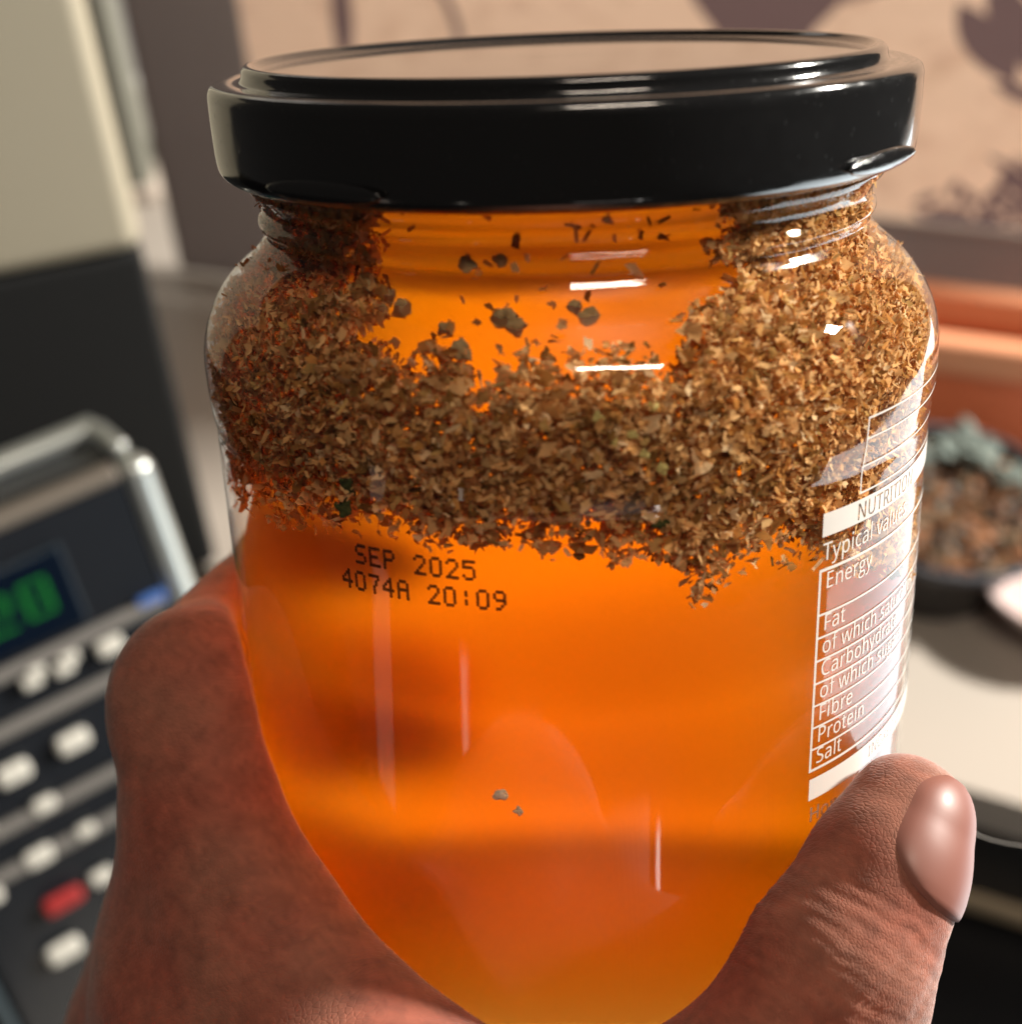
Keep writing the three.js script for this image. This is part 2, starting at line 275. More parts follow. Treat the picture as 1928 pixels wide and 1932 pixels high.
// ---------------------------------------------------------------- plant things on the table
{
  const pb = onY(1752, 1090); pb.y = 0;
  const c = pb;
  const g = group('plant_pot', c); tag(g, 'shallow black plastic plant pot filled with soil', 'plant pot');
  const k = 0.056, hgt = 0.056;
  const prof = [[0.0, 0.001], [0.03, 0.001], [0.033, 0.004], [0.043, hgt * 0.75], [k - 0.003, hgt - 0.006], [k, hgt - 0.005], [k + 0.001, hgt - 0.001], [k - 0.001, hgt], [k - 0.004, hgt - 0.002], [k - 0.007, hgt - 0.012], [0.0, hgt - 0.012]].map(([r, y]) => new THREE.Vector2(r, y));
  mesh('shell', new THREE.LatheGeometry(prof.slice(0, 10), 72), std(0.018, 0.016, 0.017, 0.35), g);
  const rim = new THREE.TorusGeometry(k - 0.0006, 0.0022, 10, 80); rim.rotateX(Math.PI / 2); mesh('rim', rim, std(0.07, 0.075, 0.09, 0.3), g).position.y = hgt - 0.0018;
  const soil = new THREE.CircleGeometry(k - 0.006, 60); soil.rotateX(-Math.PI / 2); mesh('soil', soil, std(0.05, 0.03, 0.02, 1), g).position.y = hgt - 0.009;
  const chunk = new THREE.IcosahedronGeometry(1, 1); { const p = chunk.attributes.position; for (let i = 0; i < p.count; i++) { const s = 0.75 + 0.35 * noise3(p.getX(i) * 2 + 5, p.getY(i) * 2, p.getZ(i) * 2); p.setXYZ(i, p.getX(i) * s, p.getY(i) * s, p.getZ(i) * s); } chunk.computeVertexNormals(); }
  const im = new THREE.InstancedMesh(chunk, std(1, 1, 1, 0.95), 520); im.name = 'bark_chips'; im.userData.kind = 'stuff'; im.castShadow = im.receiveShadow = true;
  const M = new THREE.Matrix4(), col = [[0.3, 0.14, 0.06], [0.12, 0.06, 0.03], [0.42, 0.2, 0.1], [0.02, 0.02, 0.02], [0.26, 0.2, 0.13], [0.5, 0.24, 0.14], [0.2, 0.21, 0.2]];
  for (let i = 0; i < 520; i++) {
    const a = rnd() * 6.283, r = Math.sqrt(rnd()) * (k - 0.008), s = rr(0.0012, 0.0042);
    M.compose(V(Math.cos(a) * r, hgt - 0.008 + rr(0, 0.004), Math.sin(a) * r), new THREE.Quaternion().setFromEuler(new THREE.Euler(rnd() * 6, rnd() * 6, rnd() * 6)), V(s * rr(0.8, 1.6), s * 0.6, s));
    im.setMatrixAt(i, M); const q = col[Math.floor(rnd() * col.length)]; im.setColorAt(i, rgb(...q));
  }
  g.add(im);
  // grey low leaves at the far rim
  const lf = new THREE.SphereGeometry(1, 10, 6); lf.scale(1, 0.25, 0.45);
  const lm = std(0.16, 0.2, 0.18, 0.7);
  for (let i = 0; i < 26; i++) { const a = rr(3.5, 6.1), r = rr(0.03, 0.048); const l = mesh('leaf', lf, lm, g); l.position.set(Math.cos(a) * r, hgt - 0.003 + rr(0, 0.006), Math.sin(a) * r); l.scale.setScalar(rr(0.006, 0.011)); l.rotation.set(rr(-0.4, 0.4), rnd() * 6, rr(0.1, 0.6)); }

  // terracotta trough behind it
  const e = PR.clone().sub(PL).setY(0).normalize(), n = V(-e.z, 0, e.x);
  const q = basis(e, V(0, 1, 0), n);
  const hT = 0.095, A = onY(1775, 648, hT), Lw = 0.36;
  const tg = group('planter_trough', V(A.x, 0, A.z).addScaledVector(e, -0.05), q); tag(tg, 'terracotta orange planter trough with a thick rim, standing before the fabric panel', 'planter');
  const sh = new THREE.Shape(); sh.moveTo(-0.085, 0); sh.lineTo(-0.006, 0); sh.lineTo(0, hT - 0.02); sh.lineTo(-0.006, hT - 0.02); sh.lineTo(-0.01, 0.008); sh.lineTo(-0.081, 0.008); sh.lineTo(-0.085, hT - 0.02); sh.lineTo(-0.091, hT - 0.02); sh.closePath();
  const ex = new THREE.ExtrudeGeometry(sh, { depth: Lw, bevelEnabled: false }); ex.rotateY(Math.PI / 2); 
  // shape x runs along the trough's depth
  const terra = std(0.85, 0.22, 0.09, 0.5);
  const wall = mesh('wall', new RoundedBoxGeometry(Lw, hT - 0.014, 0.006, 2, 0.002), terra, tg); wall.position.set(Lw / 2, (hT - 0.014) / 2, -0.009); wall.rotation.x = -0.04;
  const back = mesh('wall', new RoundedBoxGeometry(Lw, hT - 0.014, 0.006, 2, 0.002), terra, tg); back.position.set(Lw / 2, (hT - 0.014) / 2, -0.052);
  for (const x of [0.004, Lw - 0.004]) { const w = mesh('wall', new RoundedBoxGeometry(0.006, hT - 0.014, 0.036, 2, 0.002), terra, tg); w.position.set(x, (hT - 0.014) / 2, -0.0305); }
  const rimM = std(0.9, 0.4, 0.22, 0.45);
  for (const [z, w, d, x] of [[-0.007, Lw + 0.01, 0.012, Lw / 2], [-0.054, Lw + 0.01, 0.012, Lw / 2], [-0.0305, 0.012, 0.034, 0.0005], [-0.0305, 0.012, 0.034, Lw - 0.0005]]) { const r = mesh('rim', new RoundedBoxGeometry(w, 0.02, d, 3, 0.004), rimM, tg); r.position.set(x, hT - 0.01, z); }
  const so = mesh('soil', new THREE.BoxGeometry(Lw - 0.012, 0.004, 0.032), std(0.05, 0.03, 0.02, 1), tg); so.position.set(Lw / 2, hT - 0.025, -0.0305);

  // pale glass bowl at the table edge
  const bc = onY(2000, 1150); bc.y = 0.0;
  const bg = group('bowl', bc); tag(bg, 'pale pinkish bowl beside the black plant pot', 'bowl');
  const bp = [[0, 0.001], [0.018, 0.001], [0.02, 0.004], [0.03, 0.008], [0.042, 0.017], [0.047, 0.027], [0.0475, 0.028], [0.046, 0.0285], [0.0445, 0.027], [0.039, 0.018], [0.027, 0.01], [0.0, 0.006]].map(([r, y]) => new THREE.Vector2(r, y));
  mesh('bowl_wall', new THREE.LatheGeometry(bp, 64), phys(0.66, 0.52, 0.5, 0.18, { clearcoat: 1, clearcoatRoughness: 0.05 }), bg);
}

// ---------------------------------------------------------------- the jar's place
const ALPHA = THREE.MathUtils.degToRad(22.26), JR = THREE.MathUtils.degToRad(-2.296);
const camV = (x, y, z) => V(0, 0, 0).addScaledVector(Rt, x).addScaledVector(Up, y).addScaledVector(Fw, z);
const AX = camV(Math.sin(JR) * Math.cos(ALPHA), Math.cos(JR) * Math.cos(ALPHA), -Math.sin(ALPHA)).normalize();
const TOP = EYE.clone().add(camV(0.00544, 0.0506, 0.14912));
const JH = 0.116, JB = TOP.clone().addScaledVector(AX, -JH);
const zl = EYE.clone().sub(TOP); zl.addScaledVector(AX, -zl.dot(AX)).normalize();
const xl = AX.clone().cross(zl);
const JQ = basis(xl, AX, zl);
const jar2w = (th, s, r) => JB.clone().addScaledVector(AX, JH - s).addScaledVector(xl, Math.sin(th) * r).addScaledVector(zl, Math.cos(th) * r);
const JAR = 0.0415;
// along a photo ray: point at distance d from the jar axis, near or far side, or the closest approach
function nearJar(px, py, d, side) {
  const r = ray(px, py).normalize(), o = EYE.clone().sub(JB);
  const rp = r.clone().addScaledVector(AX, -r.dot(AX)), op = o.clone().addScaledVector(AX, -o.dot(AX));
  const a = rp.dot(rp), b = rp.dot(op), c = op.dot(op) - d * d, D = b * b - a * c, q = Math.sqrt(Math.max(0, D));
  const t = side === 'front' ? (-b - q) / a : side === 'back' ? (-b + q) / a : -b / a;
  return EYE.clone().addScaledVector(r, t);
}
const axisDist = (p) => { const v = p.clone().sub(JB), y = v.dot(AX); return [v.addScaledVector(AX, -y).length(), y]; };
const jarUV = (p) => { const v = p.clone().sub(JB); return [Math.atan2(v.dot(xl), v.dot(zl)), JH - v.dot(AX)]; };

// glass outline: [distance below the lid top, radius] in mm
const OUT = [[6, 34.2], [10.6, 34.3], [11.2, 34.9], [12, 35.3], [12.8, 35.1], [13.5, 34.5], [14.4, 34.0], [15.4, 34.0], [16, 34.35], [16.6, 34.4], [17.2, 34.0], [17.9, 33.8], [18.5, 34.1], [19.1, 34.5], [19.8, 35.1], [21, 36.5], [22.4, 38.1], [24.5, 39.8], [27.5, 41.3], [30, 41.9], [33, 42.0], [36, 41.85], [38.0, 41.6], [38.8, 41.45], [40, 41.5], [60, 41.5], [80, 41.5], [100, 41.5], [106, 41.4], [109.5, 40.9], [112, 39.8], [114, 38], [115.4, 35.5], [116, 32]];
const smoothProfile = (pts, n, dr = 0, s1 = 1e9) => {
  const cv = new THREE.CatmullRomCurve3(pts.map(([s, r]) => V(r, JH * 1000 - s, 0)), false, 'centripetal'), o = [];
  for (let i = 0; i <= n; i++) { const p = cv.getPoint(i / n); o.push(new THREE.Vector2((p.x + dr) / 1000, p.y / 1000)); }
  return o;
};
const lathe = (pts, seg = 160) => new THREE.LatheGeometry(pts, seg);

// lid
{
  const g = group('jar_lid', TOP.clone().addScaledVector(AX, -0.0115), JQ); tag(g, 'black glossy metal screw lid with a recessed top, closing the honey jar', 'lid');
  const b = 0.0115;
  const P = (a) => a.map(([r, s]) => new THREE.Vector2(r / 1000, b - s / 1000));
  const lac = phys(0.009, 0.009, 0.0095, 0.22, { clearcoat: 1, clearcoatRoughness: 0.07 });
  const scuff = dataTex(512, 128, (u, v, x, y) => { const n = 0.5 + 0.12 * (tileNoise(u, v, 32, 9) - 0.5) + 0.05 * (hash(x, y, 4) - 0.5); return [n, n, n]; });
  scuff.repeat.set(4, 1);
  lac.bumpMap = scuff; lac.bumpScale = 0.00012;
  // finger grease and dry specks on the lacquer
  const grease = dataTex(1024, 256, (u, v, x, y) => { const a = sstep(tileNoise(u, v, 14, 41) * 0.6 + tileNoise(u, v, 50, 42) * 0.4, 0.5, 0.75), d = hash(x >> 1, y >> 1, 43) > 0.994 ? 0.6 : 0; const r = 0.13 + 0.08 * a + d * 0.4; return [r, r, r]; });
  grease.repeat.set(3, 1); lac.clearcoatRoughnessMap = grease; lac.clearcoatRoughness = 0.6; lac.roughnessMap = grease; lac.roughness = 0.9;
  const sm = (pts, n) => { const cv = new THREE.CatmullRomCurve3(pts.map((p) => V(p.x, p.y, 0)), false, 'centripetal'); return Array.from({ length: n + 1 }, (_, i) => { const p = cv.getPoint(i / n); return new THREE.Vector2(p.x, p.y); }); };
  mesh('skirt', lathe(sm(P([[34.2, 11.2], [35.6, 11.5], [37.2, 11.3], [37.9, 10.6], [38.15, 9.6], [38.3, 7], [38.35, 3.6], [38.3, 2.7], [38.0, 2.05], [37.4, 1.75], [36.4, 1.7], [35.4, 1.75], [34.9, 1.6], [34.65, 1.1], [34.55, 0.5], [34.2, 0.1], [33.8, 0], [33.4, 0.1]]), 90), 200), lac, g);
  const pan = phys(0.016, 0.015, 0.015, 0.16, { clearcoat: 1, clearcoatRoughness: 0.06, bumpMap: scuff, bumpScale: 0.00005 });
  const pl = mesh('top_panel', lathe(sm(P([[33.4, 0.1], [33.0, 0.5], [32.6, 0.75], [32, 0.8], [25, 0.75], [12, 0.7], [0.01, 0.7]]), 30), 200), pan, g);
  pl.userData.label = 'recessed mirror-like top panel';
  // twist lugs pressed into the lower edge
  for (const th of [-0.62, 0.93, 2.5, 4.07]) { const l = new THREE.SphereGeometry(1, 18, 8); l.scale(0.0075, 0.0011, 0.0006); const m = mesh('lug', l, lac, g); m.position.set(Math.sin(th) * 0.0381, 0.00175, Math.cos(th) * 0.0381); m.rotation.y = th; }
}

// honey: one hazy clear body inside the glass, drawn in behind the crumb layer
const glassR = (s) => { s *= 1000; for (let i = 1; i < OUT.length; i++) if (OUT[i][0] >= s) { const [a, b] = OUT[i - 1], [c, d] = OUT[i]; return lerp(b, d, (s - a) / (c - a)) / 1000; } return 0.03; };
const honeyR = (s) => glassR(s) - 0.0005;
const inset = (s) => lerp(lerp(0.0016, 0.0042, sstep(s, 0.015, 0.026)), 0.0005, sstep(s, 0.042, 0.06));
{
  const hm = phys(1, 1, 1, 0.36, { transmission: 1, thickness: 0.08, ior: 1.28, attenuationColor: rgb(0.99, 0.555, 0.06), attenuationDistance: 0.03 });
  const H = [[6.2, 0.01], [6.2, 20], [6.2, 31.5]];
  for (let s = 7; s < 112.5; s += 1) H.push([s, (glassR(s / 1000) - inset(s / 1000)) * 1000]);
  H.push([113.2, 37.6], [114.0, 35.5], [114.4, 30], [113.4, 20], [112.6, 0.01]);
  const h = mesh('honey', lathe(smoothProfile(H, 260).reverse(), 160), hm); h.position.copy(JB); h.quaternion.copy(JQ);
  tag(h, 'clear amber honey filling the jar below the crumb layer', 'honey');
}

// glass jar with its prints
{
  const g = group('honey_jar', JB, JQ); tag(g, 'round clear glass jar printed with a white nutrition table, held in the hand', 'jar');
  const wav = dataTex(256, 256, (u, v) => { const n = 0.5 + 0.35 * (tileNoise(u, v, 10, 2) - 0.5) + 0.2 * (tileNoise(u, v, 26, 6) - 0.5); return [n, n, n]; });
  wav.repeat.set(3, 1);
  const smu = dataTex(512, 512, (u, v) => { const a = tileNoise(u, v, 9, 12) * 0.6 + tileNoise(u, v, 30, 13) * 0.4, b = Math.abs(Math.sin((u * 60 + v * 18 + 3 * tileNoise(u, v, 7, 4)) * 6.28)); const r = 0.05 + 0.5 * sstep(a, 0.5, 0.8) * (0.4 + 0.6 * b); return [r, r, r]; });
  smu.repeat.set(5, 2);
  const gm = phys(1, 1, 1, 0.3, { roughnessMap: smu, transmission: 1, thickness: 0, ior: 1.5, bumpMap: wav, bumpScale: 0.0002 });
  mesh('glass', lathe(smoothProfile([...OUT, [115.6, 26], [114.4, 12], [113.9, 0.1]], 260).reverse(), 200), gm, g);
  // a print is a thin curved sheet just outside the glass, laid out in jar angle and height
  const print = (name, th0, th1, s0, s1, cv, mat, label) => {
    const nx = 60, p = [], uv = [], no = [], ix = [];
    for (let i = 0; i <= nx; i++) for (let j = 0; j <= 20; j++) {
      const th = lerp(th0, th1, i / nx), s = lerp(s0, s1, j / 20), r = honeyR(s) + 0.00058;
      p.push(Math.sin(th) * r, JH - s, Math.cos(th) * r); no.push(Math.sin(th), 0, Math.cos(th)); uv.push(i / nx, 1 - j / 20);
      if (i < nx && j < 20) { const a = i * 21 + j, b = a + 21; ix.push(a, a + 1, b, b, a + 1, b + 1); }
    }
    const ge = new THREE.BufferGeometry(); ge.setAttribute('position', new THREE.Float32BufferAttribute(p, 3)); ge.setAttribute('normal', new THREE.Float32BufferAttribute(no, 3)); ge.setAttribute('uv', new THREE.Float32BufferAttribute(uv, 2)); ge.setIndex(ix);
    const t = new THREE.CanvasTexture(cv); t.colorSpace = THREE.SRGBColorSpace; mat.map = t; mat.transparent = true; mat.side = THREE.DoubleSide;
    const m = mesh(name, ge, mat, g); m.userData.label = label; return m;
  };
  // dot-matrix date code
  const DOT = { S: '01111 10000 10000 01110 00001 00001 11110', E: '11111 10000 10000 11110 10000 10000 11111', P: '11110 10001 10001 11110 10000 10000 10000', 2: '01110 10001 00001 00010 00100 01000 11111', 0: '01110 10001 10001 10001 10001 10001 01110', 5: '11111 10000 11110 00001 00001 10001 01110', 4: '00010 00110 01010 10010 11111 00010 00010', 7: '11111 00001 00010 00010 00100 00100 00100', A: '01110 10001 10001 11111 10001 10001 10001', 9: '01110 10001 10001 01111 00001 00010 01100', ':': '00000 00100 00100 00000 00100 00100 00000', ' ': '00000 00000 00000 00000 00000 00000 00000' };
  const cc = document.createElement('canvas'); cc.width = 1024; cc.height = 460; const x2 = cc.getContext('2d');
  const line = (txt, x, y, cw, chh) => { [...txt].forEach((ch, k) => DOT[ch].split(' ').forEach((row, j) => [...row].forEach((bit, i) => { if (bit === '1') { x2.beginPath(); x2.ellipse(x + k * cw + i * cw / 6.6 + rr(-1, 1), y + j * chh / 7 + rr(-1, 1), cw / 9.5, chh / 10.5, 0, 0, 7); x2.fill(); } }))); };
  x2.fillStyle = 'rgba(38,6,2,0.9)';
  line('SEP 2025', 118, 26, 93, 160); line('4074A 20:09', 10, 252, 92, 160);
  const [ta, sa] = jarUV(nearJar(640, 1010, JAR, 'front')), [tb, sb] = jarUV(nearJar(968, 1170, JAR, 'front'));
  print('date_code', ta, tb, sa + 0.0002, sb - 0.0002, cc, std(1, 1, 1, 0.8), 'dark dot-matrix date code reading SEP 2025 4074A 20:09');
  // white nutrition table
  const W = 1024, H = 1600, lc = document.createElement('canvas'); lc.width = W; lc.height = H; const c = lc.getContext('2d');
  const [t0] = jarUV(nearJar(1528, 1300, JAR, 'front')), t1 = t0 + 1.05;
  const sTop = jarUV(nearJar(1690, 730, JAR, 'front'))[1] + 0.001, sBot = 0.1005;
  const yy = (px, py) => { const [th, s] = jarUV(nearJar(px, py, JAR, 'front')); return (s - sTop) / (sBot - sTop) * H; };
  const white = 'rgba(222,217,210,0.9)';
  c.fillStyle = c.strokeStyle = white; c.lineWidth = 7; c.textBaseline = 'alphabetic';
  const yH0 = yy(1545, 972), yH1 = yy(1545, 1016), rows = [1082, 1188, 1238, 1288, 1338, 1388, 1438, 1478];
  const hL = 12, hR = W - 14;
  c.lineWidth = 5; c.strokeRect(hL + 130, 14, hR - hL - 130, yH0 - 30);
  c.beginPath(); c.moveTo(hL + 130, yH0 * 0.3); c.lineTo(hR, yH0 * 0.3); c.moveTo(hL + 130, yH0 * 0.62); c.lineTo(hR, yH0 * 0.62); c.stroke();
  c.fillRect(hL, yH0, hR - hL, yH1 - yH0);
  c.save(); c.globalCompositeOperation = 'destination-out'; c.font = '400 58px sans-serif'; c.fillText('NUTRITION', hL + 120, yH1 - (yH1 - yH0 - 44) / 2); c.restore();
  c.font = '400 62px sans-serif';
  c.fillText('Typical values', hL + 4, yH1 + (yy(1540, 1075) - yH1) * 0.78);
  const yT = yy(1535, 1082), yB = yy(1512, 1462);
  c.lineWidth = 8; c.strokeRect(hL, yT, hR - hL, yB - yT);
  const names = ['Energy', '', 'Fat', 'of which saturates', 'Carbohydrate', 'of which sugars', 'Fibre', 'Protein', 'Salt'], rh = (yB - yT) / 9.4;
  let y = yT;
  names.forEach((n, i) => { const h = i === 0 ? rh * 1.15 : i === 1 ? rh * 0.85 : rh * 1.06; y += h; c.font = '400 60px sans-serif'; c.fillText(n, hL + 18, y - 16); if (i > 0 && i < 8) { c.lineWidth = 6; c.beginPath(); c.moveTo(hL, y); c.lineTo(hR, y); c.stroke(); } });
  c.beginPath(); c.moveTo(hL + 590, yT); c.lineTo(hL + 590, yB); c.stroke();
  const yI0 = yy(1512, 1478), yI1 = yy(1510, 1518);
  c.fillRect(hL, yI0, hR - hL, yI1 - yI0);
  c.save(); c.globalCompositeOperation = 'destination-out'; c.font = '400 50px sans-serif'; c.fillText('INGREDIENTS', hL + 250, yI1 - 14); c.restore();
  c.font = '400 60px sans-serif'; c.fillText('Honey', hL + 4, yI1 + 66);
  print('nutrition_print', t0, t1, sTop, sBot, lc, std(1, 1, 1, 0.45), 'white printed nutrition table');
}

// ---------------------------------------------------------------- crumbs and flakes in the honey
{
  // a ragged, curled, thin flake
  const flakeGeo = (sd, curl, long) => {
    const n = 11, ix = [], ring = [];
    for (let i = 0; i < n; i++) { const a = i / n * 6.283, r = 0.78 + 0.5 * noise3(Math.cos(a) * 2.1 + sd * 7, Math.sin(a) * 2.1, sd) + 0.14 * (i % 2 ? 1 : -1) * hash(i, sd, 3); ring.push([Math.cos(a) * r * long, Math.sin(a) * r / long, curl * (Math.cos(a) ** 2 * 0.5 + 0.35 * noise3(Math.cos(a) * 2, Math.sin(a) * 2, sd + 3))]); }
    const p = [0, 0, 0.12 * curl]; ring.forEach((q) => p.push(...q));
    for (let i = 0; i < n; i++) ix.push(0, 1 + i, 1 + (i + 1) % n);
    const g = new THREE.BufferGeometry(); g.setAttribute('position', new THREE.Float32BufferAttribute(p, 3)); g.setIndex(ix); g.computeVertexNormals(); return g;
  };
  const geos = [[1, 0.9, 1.1], [2, 0.5, 1.4], [3, 1.2, 1], [4, 0.7, 1.25], [5, 0.4, 1.8], [6, 1, 1.05]].map((a) => flakeGeo(...a));
  // a soft rounded clump
  const blobGeo = (sd) => { const g = new THREE.IcosahedronGeometry(1, 3), p = g.attributes.position; for (let i = 0; i < p.count; i++) { const x = p.getX(i), y = p.getY(i), z = p.getZ(i), k = 0.85 + 0.4 * noise3(x * 1.6 + sd * 5, y * 1.6, z * 1.6) + 0.12 * noise3(x * 5, y * 5 + sd, z * 5); p.setXYZ(i, x * k, y * k, z * k); } g.computeVertexNormals(); return g; };
  const blobs = [1, 2, 3, 4].map(blobGeo);
  const fm = phys(1, 1, 1, 1, { transmission: 0.45, specularIntensity: 0.3, thickness: 0, ior: 1.1, side: THREE.DoubleSide });
  const cols = [[0.85, 0.58, 0.28], [0.8, 0.5, 0.22], [0.72, 0.42, 0.16], [0.6, 0.32, 0.1], [0.45, 0.22, 0.06], [0.92, 0.72, 0.44], [0.62, 0.42, 0.16], [0.26, 0.14, 0.04]];
  // how densely the crumbs hang at a spot, by where they float in the jar
  function density(th, s) {
    const p = jar2w(th, s, honeyR(s)), back = Math.cos(th) < 0.05;
    let px, py;
    if (back) { px = 1085 + 640 * Math.sin(th); py = 400 + s * 13500; } else [px, py] = proj(p);
    const wob = 60 * fbm(th * 2.2 + 3, s * 90, 1, 3) + 26 * fbm(th * 9, s * 300, 4, 3);
    let low = px < 700 ? lerp(900, 995, (px - 400) / 300) : px < 1150 ? 1020 : px < 1330 ? 1060 : px < 1420 ? 1075 : 1060;
    low += 70 * Math.exp(-(((px - 1325) / 50) ** 2)) + wob;
    if (py > low + 40) return 0;
    let d = sstep(low + 25 - py, 0, 120) * 0.85 + 0.15 * sstep(low + 40 - py, 0, 20);
    // clear window in the upper middle
    const L = 690 + 95 * fbm(py * 0.017, 2 + s * 40, 2, 3) - 40 * sstep(py, 430, 560) + 50 * sstep(py, 600, 680), R = 1385 + 110 * fbm(py * 0.015, 7, 2, 3) + 45 * Math.sin((py - 380) * 0.016);
    const roof = lerp(690, 600, clamp((px - 700) / 500, 0, 1)) + 90 * fbm(px * 0.011, 3, 9, 3);
    const inMid = sstep(px, L - 40, L + 55) * (1 - sstep(px, R - 60, R + 40));
    d *= 1 - inMid * (1 - sstep(py, roof - 10, roof + 170)) * 0.994;
    return d;
  }
  const N = 34000, lists = geos.map(() => []);
  let tries = 0, made = 0;
  while (made < N && tries++ < 400000) {
    const front = rnd() < 0.8, th = front ? Math.asin(rr(-0.999, 0.999)) * 1.08 : rr(-Math.PI, Math.PI), s = rr(0.0105, 0.062);
    if (rnd() > density(th, s)) continue;
        const size = (rnd() < 0.1 ? rr(0.0007, 0.0011) : rr(0.00028, 0.00065));
    const depth = Math.max(size * 1.1, lerp(0.0004, inset(s), Math.pow(rnd(), 0.8))), r = glassR(s) - depth;
    const m = new THREE.Matrix4();
    const nrm = V(Math.sin(th), rr(-0.7, 0.7), Math.cos(th)).add(V(rr(-0.6, 0.6), rr(-0.5, 0.5), rr(-0.6, 0.6))).normalize();
    const q = new THREE.Quaternion().setFromUnitVectors(V(0, 0, 1), nrm).multiply(new THREE.Quaternion().setFromAxisAngle(V(0, 0, 1), rnd() * 6.283));
    m.compose(V(Math.sin(th) * r, JH - s, Math.cos(th) * r), q, V(size * rr(0.8, 1.4), size, size));
    const k = Math.floor(rnd() * 6), cI = Math.min(7, Math.floor(rnd() * rnd() * 9)), c = cols[rnd() < 0.25 ? Math.floor(rnd() * 8) : cI];
    lists[k].push([m, rgb(c[0] * 0.97, c[1] * 0.88, c[2] * 0.78).multiplyScalar(rr(0.7, 1.3))]); made++;
  }
  const g = group('crumb_layer', JB, JQ); tag(g, 'thick floating layer of brown and beige crumbs in the upper honey', 'crumbs', null, 'stuff');
  lists.forEach((l, k) => { const im = new THREE.InstancedMesh(geos[k], fm, l.length); im.name = 'crumbs'; im.userData.kind = 'stuff'; im.castShadow = im.receiveShadow = true; l.forEach(([m, c], i) => { im.setMatrixAt(i, m); im.setColorAt(i, c); }); g.add(im); });

  // larger flakes that can be told apart
  const single = (name, px, py, deep, size, col, label, cat, grp, k = 0) => {
    const p = nearJar(px, py, glassR(jarUV(nearJar(px, py, JAR, 'front'))[1]) - deep, 'front');
    const [tq, sq] = jarUV(p), rad = jar2w(tq, sq, 1).sub(jar2w(tq, sq, 0)); const m = mesh(name, blobs[k], phys(...col, 0.9, { transmission: 0.25, thickness: 0, ior: 1.1, side: THREE.DoubleSide }));
    m.position.copy(p); const n = rad.add(V(rr(-0.15, 0.15), rr(-0.15, 0.15), rr(-0.15, 0.15))).normalize();
    m.quaternion.setFromUnitVectors(V(0, 0, 1), n).multiply(new THREE.Quaternion().setFromAxisAngle(V(0, 0, 1), rnd() * 6.28)); m.scale.set(size, size, size * 0.35);
    return tag(m, label, cat, grp);
  };
  single('wax_flake', 946, 1500, 0.0004, 0.0009, [0.95, 0.82, 0.62], 'larger pale flake floating alone low in the clear honey', 'flake');
  single('wax_flake', 979, 1531, 0.0004, 0.0006, [0.9, 0.74, 0.52], 'smaller pale flake beside the lone larger one low in the honey', 'flake', null, 1);
  for (const [x, y] of [[1232, 768], [1192, 818], [1214, 858], [1128, 790], [1158, 836], [1250, 884]]) single('wax_flake', x, y, 0.0007, rr(0.0005, 0.00075), [0.72, 0.6, 0.22], 'yellowish bud flake in the crumb layer right of its middle', 'flake', 'yellow buds in the crumbs', 2);
  for (const [x, y] of [[690, 528], [880, 497], [945, 492], [735, 560], [760, 585], [720, 590], [840, 620], [870, 660], [960, 600], [975, 615], [945, 600], [1085, 580], [1110, 600]]) single('petal', x, y, 0.0014, rr(0.0007, 0.0012), [0.6, 0.42, 0.2], 'grey brown petal drifting in the red honey above the crumbs', 'petal', 'petals above the crumb layer', Math.floor(rnd() * 4));
  for (const [x, y] of [[650, 960], [655, 915], [1250, 985]]) single('petal', x, y, 0.0012, 0.0011, [0.09, 0.1, 0.03], 'dark olive petal stuck in the crumb layer', 'petal', 'dark olive petals', 1);
}

